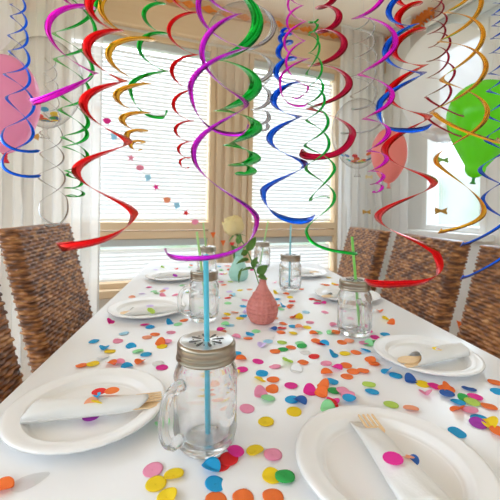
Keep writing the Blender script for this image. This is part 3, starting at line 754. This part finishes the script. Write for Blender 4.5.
L_PINK = latex('pink_latex', (.95, .45, .70)); L_SALM = latex('salmon_latex', (.98, .38, .36)); L_GREEN = latex('lime_green_latex', (.20, .85, .02)); L_RED = latex('red_knot_latex', (.8, .05, .1))
balloon('pink balloon at the left edge behind the blue double swirl', 6, 102, 1.25, 62, 92, L_PINK, L_RED, pear=.10)
balloon('salmon pink balloon behind the magenta coil at right', 389, 154, 1.5, 35, 52, L_SALM, L_SALM, pear=.12)
balloon('bright lime green balloon at upper right behind the gold swirl', 482, 127, 1.05, 76, 92, L_GREEN, mat('green_knot', (.02, .30, .03), .4), pear=.70, tiltv=(0, .16))
def fill(c, R, H, n, label, pal):
    mb = MB(); mats = [paper(k) for k in pal]
    for i in range(n):
        a = random.uniform(0, 2 * PI); q = random.uniform(.55, .98) * PI
        q = PI - abs(random.gauss(0, .38))
        p = Vector((R * .95 * math.sin(q) * math.cos(a), R * .95 * math.sin(q) * math.sin(a), H / 2 * .95 * math.cos(q)))
        nrm = Vector((p.x, p.y, p.z)).normalized(); u = nrm.orthogonal().normalized(); v = nrm.cross(u); s = R * .11
        mb.prism([(s * math.cos(t), s * math.sin(t)) for t in (2 * PI * j / 8 for j in range(8))], -.0003, .0003, random.randrange(len(mats)), lambda w, u=u, v=v, nn=nrm, p=p: p + u * w.x + v * w.y + nn * w.z)
    o = mb.build('confetti_filling', mats, None, False); o.location = c
    return tag(o, label, 'confetti', 'loose confetti inside clear balloons', 'stuff')
def clear_balloon(label, flabel, px, py, D, wpx, hpx, m, n, pal=('blue', 'yellow', 'red', 'orange', 'green', 'navy')):
    e = balloon(label, px, py, D, wpx, hpx, m, M_CLEARB, name='confetti_balloon')
    fill(e.location, wpx / 2 / F * D, hpx / F * D, n, flabel, pal)
    return e
b1 = clear_balloon('large milky white balloon at upper right with confetti in its base', 'confetti lying in the big milky balloon', 446, 82, 1.75, 88, 108, M_MILKB, 34)
b2 = clear_balloon('clear confetti balloon behind the left silver swirl', 'confetti lying in the clear balloon at left', 46, 81, 1.68, 68, 84, M_CLEARB, 40)
b3 = clear_balloon('clear confetti balloon before the right hand curtain', 'confetti lying in the clear balloon beside the salmon one', 358, 132, 1.9, 52, 66, M_CLEARB, 40)
b4 = balloon('clear balloon behind the wide green swirl', 243, 48, 1.15, 78, 82, M_CLEARB, M_CLEARB, name='clear_balloon')
b5 = clear_balloon('white balloon cut by the upper left corner of the picture', 'confetti in the balloon at upper left corner', -14, 18, 1.3, 48, 62, M_MILKB, 20, ('yellow', 'pink', 'red'))

# paper bows on threads below the clear balloons
def bow(px, py, D, size, col, label, zt):
    c = at(px, py, D); e = thing('paper_bow', label, 'bow', c, 0, 'paper bows hanging on threads'); s = size / F * D / 2
    for sg in (-1, 1):
        mb = MB(); rows = []
        for i in range(6):
            k = i / 5; h = s * (.16 + .44 * k)
            rows.append([R0 * (sg * s * k) + Z3 * h * v + Vector((FW.x, FW.y, 0)) * (.18 * s * math.sin(v * 4 + k)) for v in (-1, -.5, 0, .5, 1)])
        mb.grid(rows); solid(mb.build('bow_wing', mat('bow_' + col, dict(gold=(.62, .34, .06), green=(.30, .58, .12), cream=(.85, .72, .42))[col], .6), e), .0006)
    mb = MB(); mb.tube([Z3 * (-.2 * s), Z3 * 0, Z3 * (.2 * s)], .16 * s, 8); mb.build('bow_knot', mat('bow_' + col, (0, 0, 0)), e)
    mb = MB(); mb.tube([Z3 * .1 * s, Z3 * (zt - c.z) * .5, Z3 * (zt - c.z)], .0005, 6); mb.build('hanging_thread', M_THREAD, e)
zb1 = at(446, 136, 1.75).z; zb2 = at(46, 122, 1.68).z; zb3 = at(358, 164, 1.9).z
bow(443, 160, 1.75, 11, 'green', 'small green paper bow below the milky balloon', zb1)
bow(441, 211, 1.75, 12, 'gold', 'gold paper bow before the right window pane', at(443, 162, 1.75).z)
bow(33, 137, 1.68, 12, 'gold', 'gold paper bow beside the pink balloon', zb2)
bow(369, 177, 1.9, 7, 'cream', 'tiny cream paper bow below the salmon balloon', zb3)
bow(366.5, 212, 1.9, 8, 'gold', 'small gold paper bow above the far right chair', at(369, 178, 1.9).z)

# ------------------------------------------------------------------ garlands
def streamer(pts, label, amp, tass):
    c = Vector(pts[0]); e = thing('tissue_garland', label, 'garland', c, 0, 'orange tissue garlands along the ceiling')
    m = mat('orange_tissue', (.95, .40, .08), .8, trans=.35)
    P = [Vector(p) - c for p in pts]; n = 90; rows = []
    for i in range(n + 1):
        t = i / n * (len(P) - 1); k = min(int(t), len(P) - 2); p = P[k].lerp(P[k + 1], t - k); d = (P[k + 1] - P[k]).normalized()
        s = d.cross(Z3).normalized(); a = i * .55
        w = s * math.cos(a) + Z3 * math.sin(a)
        jag = amp * (1 + .35 * math.sin(i * 2.1)) * (1 if i < 60 else 1.5)
        rows.append([p - w * jag, p + d * .004, p + w * jag])
    mb = MB(); mb.grid(rows); solid(mb.build('paper_strip', m, e, False), .0006)
    for q in tass:
        q = Vector(q) - c; mb = MB()
        for k in range(14):
            a = 2 * PI * k / 14; mb.tube([q + Z3 * .03, q + Vector((.012 * math.cos(a), .012 * math.sin(a), 0)), q + Vector((.020 * math.cos(a), .020 * math.sin(a), -.045))], [.004, .007, .003], 6)
        mb.build('tassel', m, e)
g0 = back(sB(120), .06, CEIL - .05); g1 = back(.06, .06, CEIL - .03)
streamer([g0, g0.lerp(g1, .33) - Z3 * .03, g0.lerp(g1, .66) - Z3 * .02, g1], 'orange tissue garland along the top of the window wall', .019, [at(224.5, 12, 2.50), at(245, 21, 2.56)])
g2 = right(.08, .06, CEIL - .03); g3 = right(sR(440, 10), .06, CEIL - .03)
streamer([g2, g2.lerp(g3, .33) - Z3 * .03, g2.lerp(g3, .66) - Z3 * .02, g3], 'orange tissue garland along the top of the right wall', .028, [])
gp = [(20, -4, None), (28, 7, 'orange'), (40, 18, 'mint'), (50, 29, 'red'), (45 + 8, 40, 'skyblue'), (76, 76, None), (97, 109, 'peach'), (107, 121, 'magenta'), (114, 137, 'skyblue'), (131, 158, 'pink'), (140, 168, 'pink'), (148, 178, 'skyblue'), (156, 187, 'magenta'), (167, 200, 'peach'), (177, 206, 'skyblue'), (186, 213, 'red'), (195, 222, 'pink'), (213, 233, 'orange'), (223, 241, 'orange'), (232, 243, 'red'), (236, 246, None)]
def gpt(px, py): return wallpt(px, py, CORNER + VR * .09)
c = gpt(*gp[0][:2]); e = thing('paper_garland', 'string of coloured paper cutouts sloping across the left window', 'garland', c)
mb = MB(); mb.tube([gpt(p[0], p[1]) - c for p in gp], .0012, 5); mb.build('string', M_THREAD, e)
for i, (px, py, col) in enumerate(gp):
    if not col: continue
    q = gpt(px, py) - c; s = .034 if i < 4 else .024
    if i >= len(gp) - 4: poly = [(-s * .8, s * .2), (0, -s * 1.5), (s * .8, s * .2)]
    elif i % 3 == 0: poly = [((s if k % 2 == 0 else s * .45) * math.cos(2 * PI * k / 10 + i), (s if k % 2 == 0 else s * .45) * math.sin(2 * PI * k / 10 + i)) for k in range(10)]
    elif i % 3 == 1: poly = [(s * (1 + .15 * math.sin(3 * t)) * math.cos(t), s * .8 * math.sin(t)) for t in (2 * PI * k / 9 for k in range(9))]
    else: poly = [(-s * .9, s * .8), (-s * .4, -s * .9), (s * .8, -s * .3), (s * .6, s * .9)]
    mb = MB(); mb.prism(poly, -.0005, .0005, 0, lambda w, q=q: q + UB * -w.x + Z3 * w.y + VR * (w.z + .002)); mb.build('paper_cutout', paper(col), e, False)
# low bunting on the right wall, seen between two chairs
def rpt(px, py): return wallpt(px, py, CORNER + UB * .03, UB)
c = rpt(452, 321); e = thing('paper_bunting', 'orange and magenta paper flags low on the wall between right chairs', 'garland', c)
mb = MB(); mb.tube([Vector((0, 0, 0)), rpt(462, 321.5) - c, rpt(480, 321) - c], .0012, 5); mb.build('string', M_THREAD, e)
for px, col, s in ((461.5, 'orange', .034), (470, 'magenta', .02)):
    q = rpt(px, 322) - c; mb = MB(); mb.prism([(-s, 0), (0, -s * 2.6), (s, 0)], -.0005, .0005, 0, lambda w, q=q: q + VR * w.x + Z3 * w.y + UB * (w.z + .002)); mb.build('paper_flag', paper(col), e, False)

# ------------------------------------------------------------------ paper confetti
CR = .0125
def disc_mesh(name, fn, oval=1.0):
    mb = MB(); rows = []; n = 22
    for i in range(6):
        r = CR * i / 5 + .00005
        rows.append([fn(r * math.cos(2 * PI * j / n), oval * r * math.sin(2 * PI * j / n)) for j in range(n)])
    mb.grid(rows, True); o = mb.build(name, paper('pink')); solid(o, .0003); return o
shapes = [lambda x, y: (x, y, .0006 + 3.5 * x * x + 1 * y * y),
          lambda x, y: (x, y, .0006 + .0013 * (1 + math.sin(x * 260 + y * 90)) * .5),
          lambda x, y: (x * .90, y, .0006 + .50 * abs(x)),
          lambda x, y: (x * .80, y, .0006 + (1.1 * max(0, x - .001))),
          lambda x, y: (x * .93, y, .0006 + 26.0 * max(0, x) ** 2 + 5 * y * y)]
protos = {}
def proto(k, col):
    if (k, col) not in protos:
        if ('s', k) not in protos: protos[('s', k)] = disc_mesh('confetti_disc', shapes[k]).data; 
        me = protos[('s', k)].copy(); me.materials.clear(); me.materials.append(paper(col)); protos[(k, col)] = me
    return protos[(k, col)]
T = """153,469,pink 156,483,yellow 174,474,yellow 167,496,yellow 217,458,red 229,459,red 228,450,magenta 211,468,blue 215,483,blue 216,499,orange 243,497,orange 255,450,yellow 273,454,pink
159,424,mint 247,408,pink 266,421,yellow 262,373,blue 260,379,yellow 273,379,orange 272,389,orange 261,394,pink 268,398,mint 242,369,magenta 234,373,yellow 241,359,orange 236,353,blue 291,385,magenta
275,366,pink 303,362,orange 296,370,white 314,356,red 334,355,blue 345,353,yellow 310,392,magenta 321,394,orange 323,386,orange 334,390,green 343,391,pink 348,396,pink 349,400,blue 333,402,magenta 331,406,red
327,373,orange 326,363,pink 337,368,magenta 346,365,orange 353,371,orange 347,376,orange 363,371,orange 332,381,blue 369,384,lime 372,391,blue 376,363,orange 328,411,mint 292,399,blue 300,402,navy 294,411,yellow
272,476,yellow 285,477,green 273,496,orange 386,371,blue 396,375,blue 394,362,orange 415,375,navy 423,381,yellow 433,382,magenta 442,381,red 457,380,navy 445,389,orange 449,391,orange 447,395,navy 426,393,pink
458,402,blue 465,398,green 472,402,lime 475,397,magenta 457,409,orange 470,410,pink 489,406,orange 479,418,blue 478,424,purple 489,425,yellow 499,433,orange 495,382,orange 498,391,blue 457,432,blue 411,408,peach 391,404,lime
111,322,magenta 145,324,magenta 150,327,blue 170,323,blue 178,324,mint 184,320,orange 124,333,skyblue 118,341,pink 147,337,peach 155,334,orange 171,332,pink 131,346,blue 138,351,mint 146,354,blue 110,351,yellow 104,348,blue
162,346,yellow 160,344,orange 167,342,pink 140,362,orange 119,363,pink 127,367,blue 162,367,magenta 158,363,white 103,357,white 132,297,peach 163,296,pink 175,295,pink 149,287,magenta 154,291,mint
94,341,blue 82,365,orange 93,364,yellow 111,364,orange 2,488,orange 273,329,navy 248,338,orange 250,334,blue 256,331,mint 230,325,skyblue 281,332,orange 293,326,blue 293,333,yellow 293,317,orange 299,318,yellow 310,322,pink
325,312,pink 307,327,yellow 318,332,mint 314,334,orange 321,343,red 316,341,orange 282,342,lime 291,347,orange 283,349,green 275,351,orange 300,343,mint 302,346,green 324,344,blue 342,342,orange 334,325,pink 331,333,mint
312,299,red 317,303,magenta 320,300,red 323,303,magenta 291,305,orange 292,301,red 281,309,mint 283,306,blue 277,306,orange 277,299,blue 286,294,orange 276,293,yellow 300,289,orange 290,297,yellow 327,285,orange 334,284,yellow 323,284,orange 326,277,yellow
227,314,yellow 225,325,mint 245,300,pink 232,295,orange 240,290,yellow 217,298,skyblue 391,323,orange 385,334,blue 380,311,orange 371,312,skyblue 363,332,magenta 372,342,green 379,352,blue 371,360,orange 375,337,magenta 378,347,mint 349,341,peach 349,333,orange 364,343,pink
235,312,peach 228,303,mint 246,312,lilac 240,318,yellow 236,337,pink 222,331,peach 350,321,pink 356,352,orange 386,319,yellow 306,312,skyblue 341,309,magenta 305,352,white 262,345,lilac 268,341,skyblue 288,361,lime 258,361,magenta 218,391,peach 210,377,orange 204,380,yellow""".split()
conf = []
for s in T:
    x, y, c = s.split(','); conf.append((onz(float(x), float(y), TZ + .002), c))
pal = ['pink', 'peach', 'orange', 'yellow', 'mint', 'skyblue', 'lilac', 'orange', 'red', 'blue', 'magenta', 'lime']
tries = 0
blocked = [(Vector((p.location.x, p.location.y)), PR) for p in plates] + [(Vector((j.location.x, j.location.y)), .045) for j in jars] + [(Vector((pv.x, pv.y)), .05), (Vector((mv.x, mv.y)), .05)]
while len(conf) < 285 and tries < 4000:
    tries += 1
    x = random.gauss(.05, .20); y = random.uniform(.95, 2.08)
    if not (XL + .03 < x < XR - .05): continue
    if y < 1.35 and not (-.02 < x < .42): continue
    if any((Vector((x, y)) - b).length < r for b, r in blocked): continue
    conf.append((Vector((x, y, TZ)), random.choice(pal)))
land = [(pv, 'the pink vase'), (mv, 'the mint vase')] + [(j.location, n) for j, n in zip(jars, ['the foreground jar', 'the second jar', 'the far left jar', 'the pale blue straw jar', 'the farthest jar', 'the green straw jar'])] + \
       [(p.location, n) for p, n in zip(plates, ['the lower left plate', 'the lower right plate', 'the right plate', 'the left middle plate', 'the far left plate', 'the half hidden plate', 'the far right plate'])]
def clear_of(p):
    for b, r in blocked[7:]:
        dv = Vector((p.x, p.y)) - b; m_ = min(r, .040) + CR * .75
        if dv.length < m_: dv = b + dv.normalized() * m_; p = Vector((dv.x, dv.y, p.z))
    return p
conf = [(clear_of(p), c) for p, c in conf]
placed = []; seen = {}
info = []
for p, c in conf:
    lp, ln = min(land, key=lambda q: (Vector((q[0].x, q[0].y)) - Vector((p.x, p.y))).length)
    d = Vector((p.x - lp.x, p.y - lp.y)); side = ('right of' if d.x > 0 else 'left of') if abs(d.x) > abs(d.y) else ('behind' if d.y > 0 else 'in front of')
    info.append((c, side, ln, d.length))
ORD = ['nearest', 'second nearest', 'third nearest', 'fourth nearest', 'fifth nearest', 'sixth nearest', 'seventh nearest', 'eighth nearest', 'ninth nearest', 'tenth nearest', 'eleventh nearest', 'twelfth nearest']
CN = dict(skyblue='pale blue', navy='dark blue', mint='pale green', lime='lime green', peach='peach')
for i, (p, c) in enumerate(conf):
    k = [0, 0, 1, 4, 2, 3, 4, 0, 1, 2][random.randrange(10)]
    z = TZ + .0004
    for q in placed:
        if (Vector((q.x, q.y)) - Vector((p.x, p.y))).length < CR * 1.7: z = max(z, q.z + .0014)
    for b, r in blocked[:7]:                                        # pieces lie beside the plates
        dv = Vector((p.x, p.y)) - b
        if dv.length < r + .009: dv = b + dv.normalized() * (r + .009); p = Vector((dv.x, dv.y, p.z))
    p = Vector((p.x, p.y, z)); placed.append(p)
    o = bpy.data.objects.new('confetti_disc', proto(k, c)); COL.objects.link(o)
    o.location = p; o.rotation_euler = (random.gauss(0, .06), random.gauss(0, .06), random.uniform(0, 2 * PI))
    m = o.modifiers.new('thickness', 'SOLIDIFY'); m.thickness = .0003; m.offset = 0
    col, side, ln, d = info[i]; same = sorted(q[3] for q in info if q[:3] == info[i][:3]); rk = same.index(d)
    cn = CN.get(col, col)
    tag(o, f'{ORD[min(rk, 11)]} {cn} paper confetti circle {side} {ln}', 'confetti', 'paper confetti on the table')
for ob in [o for o in COL.objects if o.name.startswith('confetti_disc') and 'label' not in o]: bpy.data.objects.remove(ob)
# discs lying on napkins and plates
def dot(px, py, zz, col, label, s=1.0, tilt=(0, 0)):
    zz += .0025; p = onz(px, py, zz); o = bpy.data.objects.new('confetti_disc', proto(0, col)); COL.objects.link(o); o.location = p; o.scale = (s, s, s)
    o.rotation_euler = (tilt[0], tilt[1], random.uniform(0, 6)); tag(o, label, 'confetti', 'paper confetti on napkins')
dot(393, 459, TZ + .033, 'magenta', 'magenta confetti circle on the lower right napkin', .95, (.1, 0))
dot(407, 457, TZ + .029, 'peach', 'peach confetti circle on the lower right napkin', .7, (-.2, .35))
dot(414, 460, TZ + .024, 'navy', 'dark blue confetti circle at the edge of the lower right napkin', .5, (0, .7))
dot(112, 391, TZ + .033, 'orange', 'orange confetti circle on top of the lower left napkin', .9)
dot(99, 392, TZ + .033, 'red', 'red confetti circle on top of the lower left napkin', .9)
dot(95.5, 397, TZ + .032, 'blue', 'blue confetti circle on the lower left napkin', .75, (.5, 0))
dot(91.5, 405, TZ + .027, 'peach', 'peach confetti circle on the lower left napkin', .9, (.9, 0))
dot(96.5, 403, TZ + .029, 'yellow', 'yellow confetti circle on the lower left napkin', .7, (.9, 0))
dot(91, 417, TZ + .007, 'purple', 'purple confetti circle half under the lower left napkin', 1)
dot(437, 349, TZ + .032, 'yellow', 'yellow confetti circle on the right napkin', .8)
dot(438, 352, TZ + .028, 'red', 'red confetti circle on the right napkin', .6, (.8, 0))
dot(150, 306, TZ + .032, 'lilac', 'lilac confetti circle on the left middle napkin', .9)
dot(151, 311, TZ + .025, 'lime', 'lime confetti circle on the left middle napkin', 1, (1.0, 0))
dot(175, 275.5, TZ + .026, 'purple', 'purple confetti circle on the far left napkin', .9, (.8, 0))
mb = MB(); pl = [(.012 * math.cos(t) * (1 - .35 * math.sin(t)), .02 * math.sin(t)) for t in (2 * PI * k / 24 for k in range(24))]
mb.prism(pl, 0, .0008); o = mb.build('plastic_drop', clear_mat('clear_film', (.99, .99, .99), (.95, .95, .95), refl=.5), None, False); o.location = onz(31, 481, TZ + .0006); o.rotation_euler = (0, 0, -1.0)
tag(o, 'clear plastic drop lying on the table below the lower left plate', 'decoration')
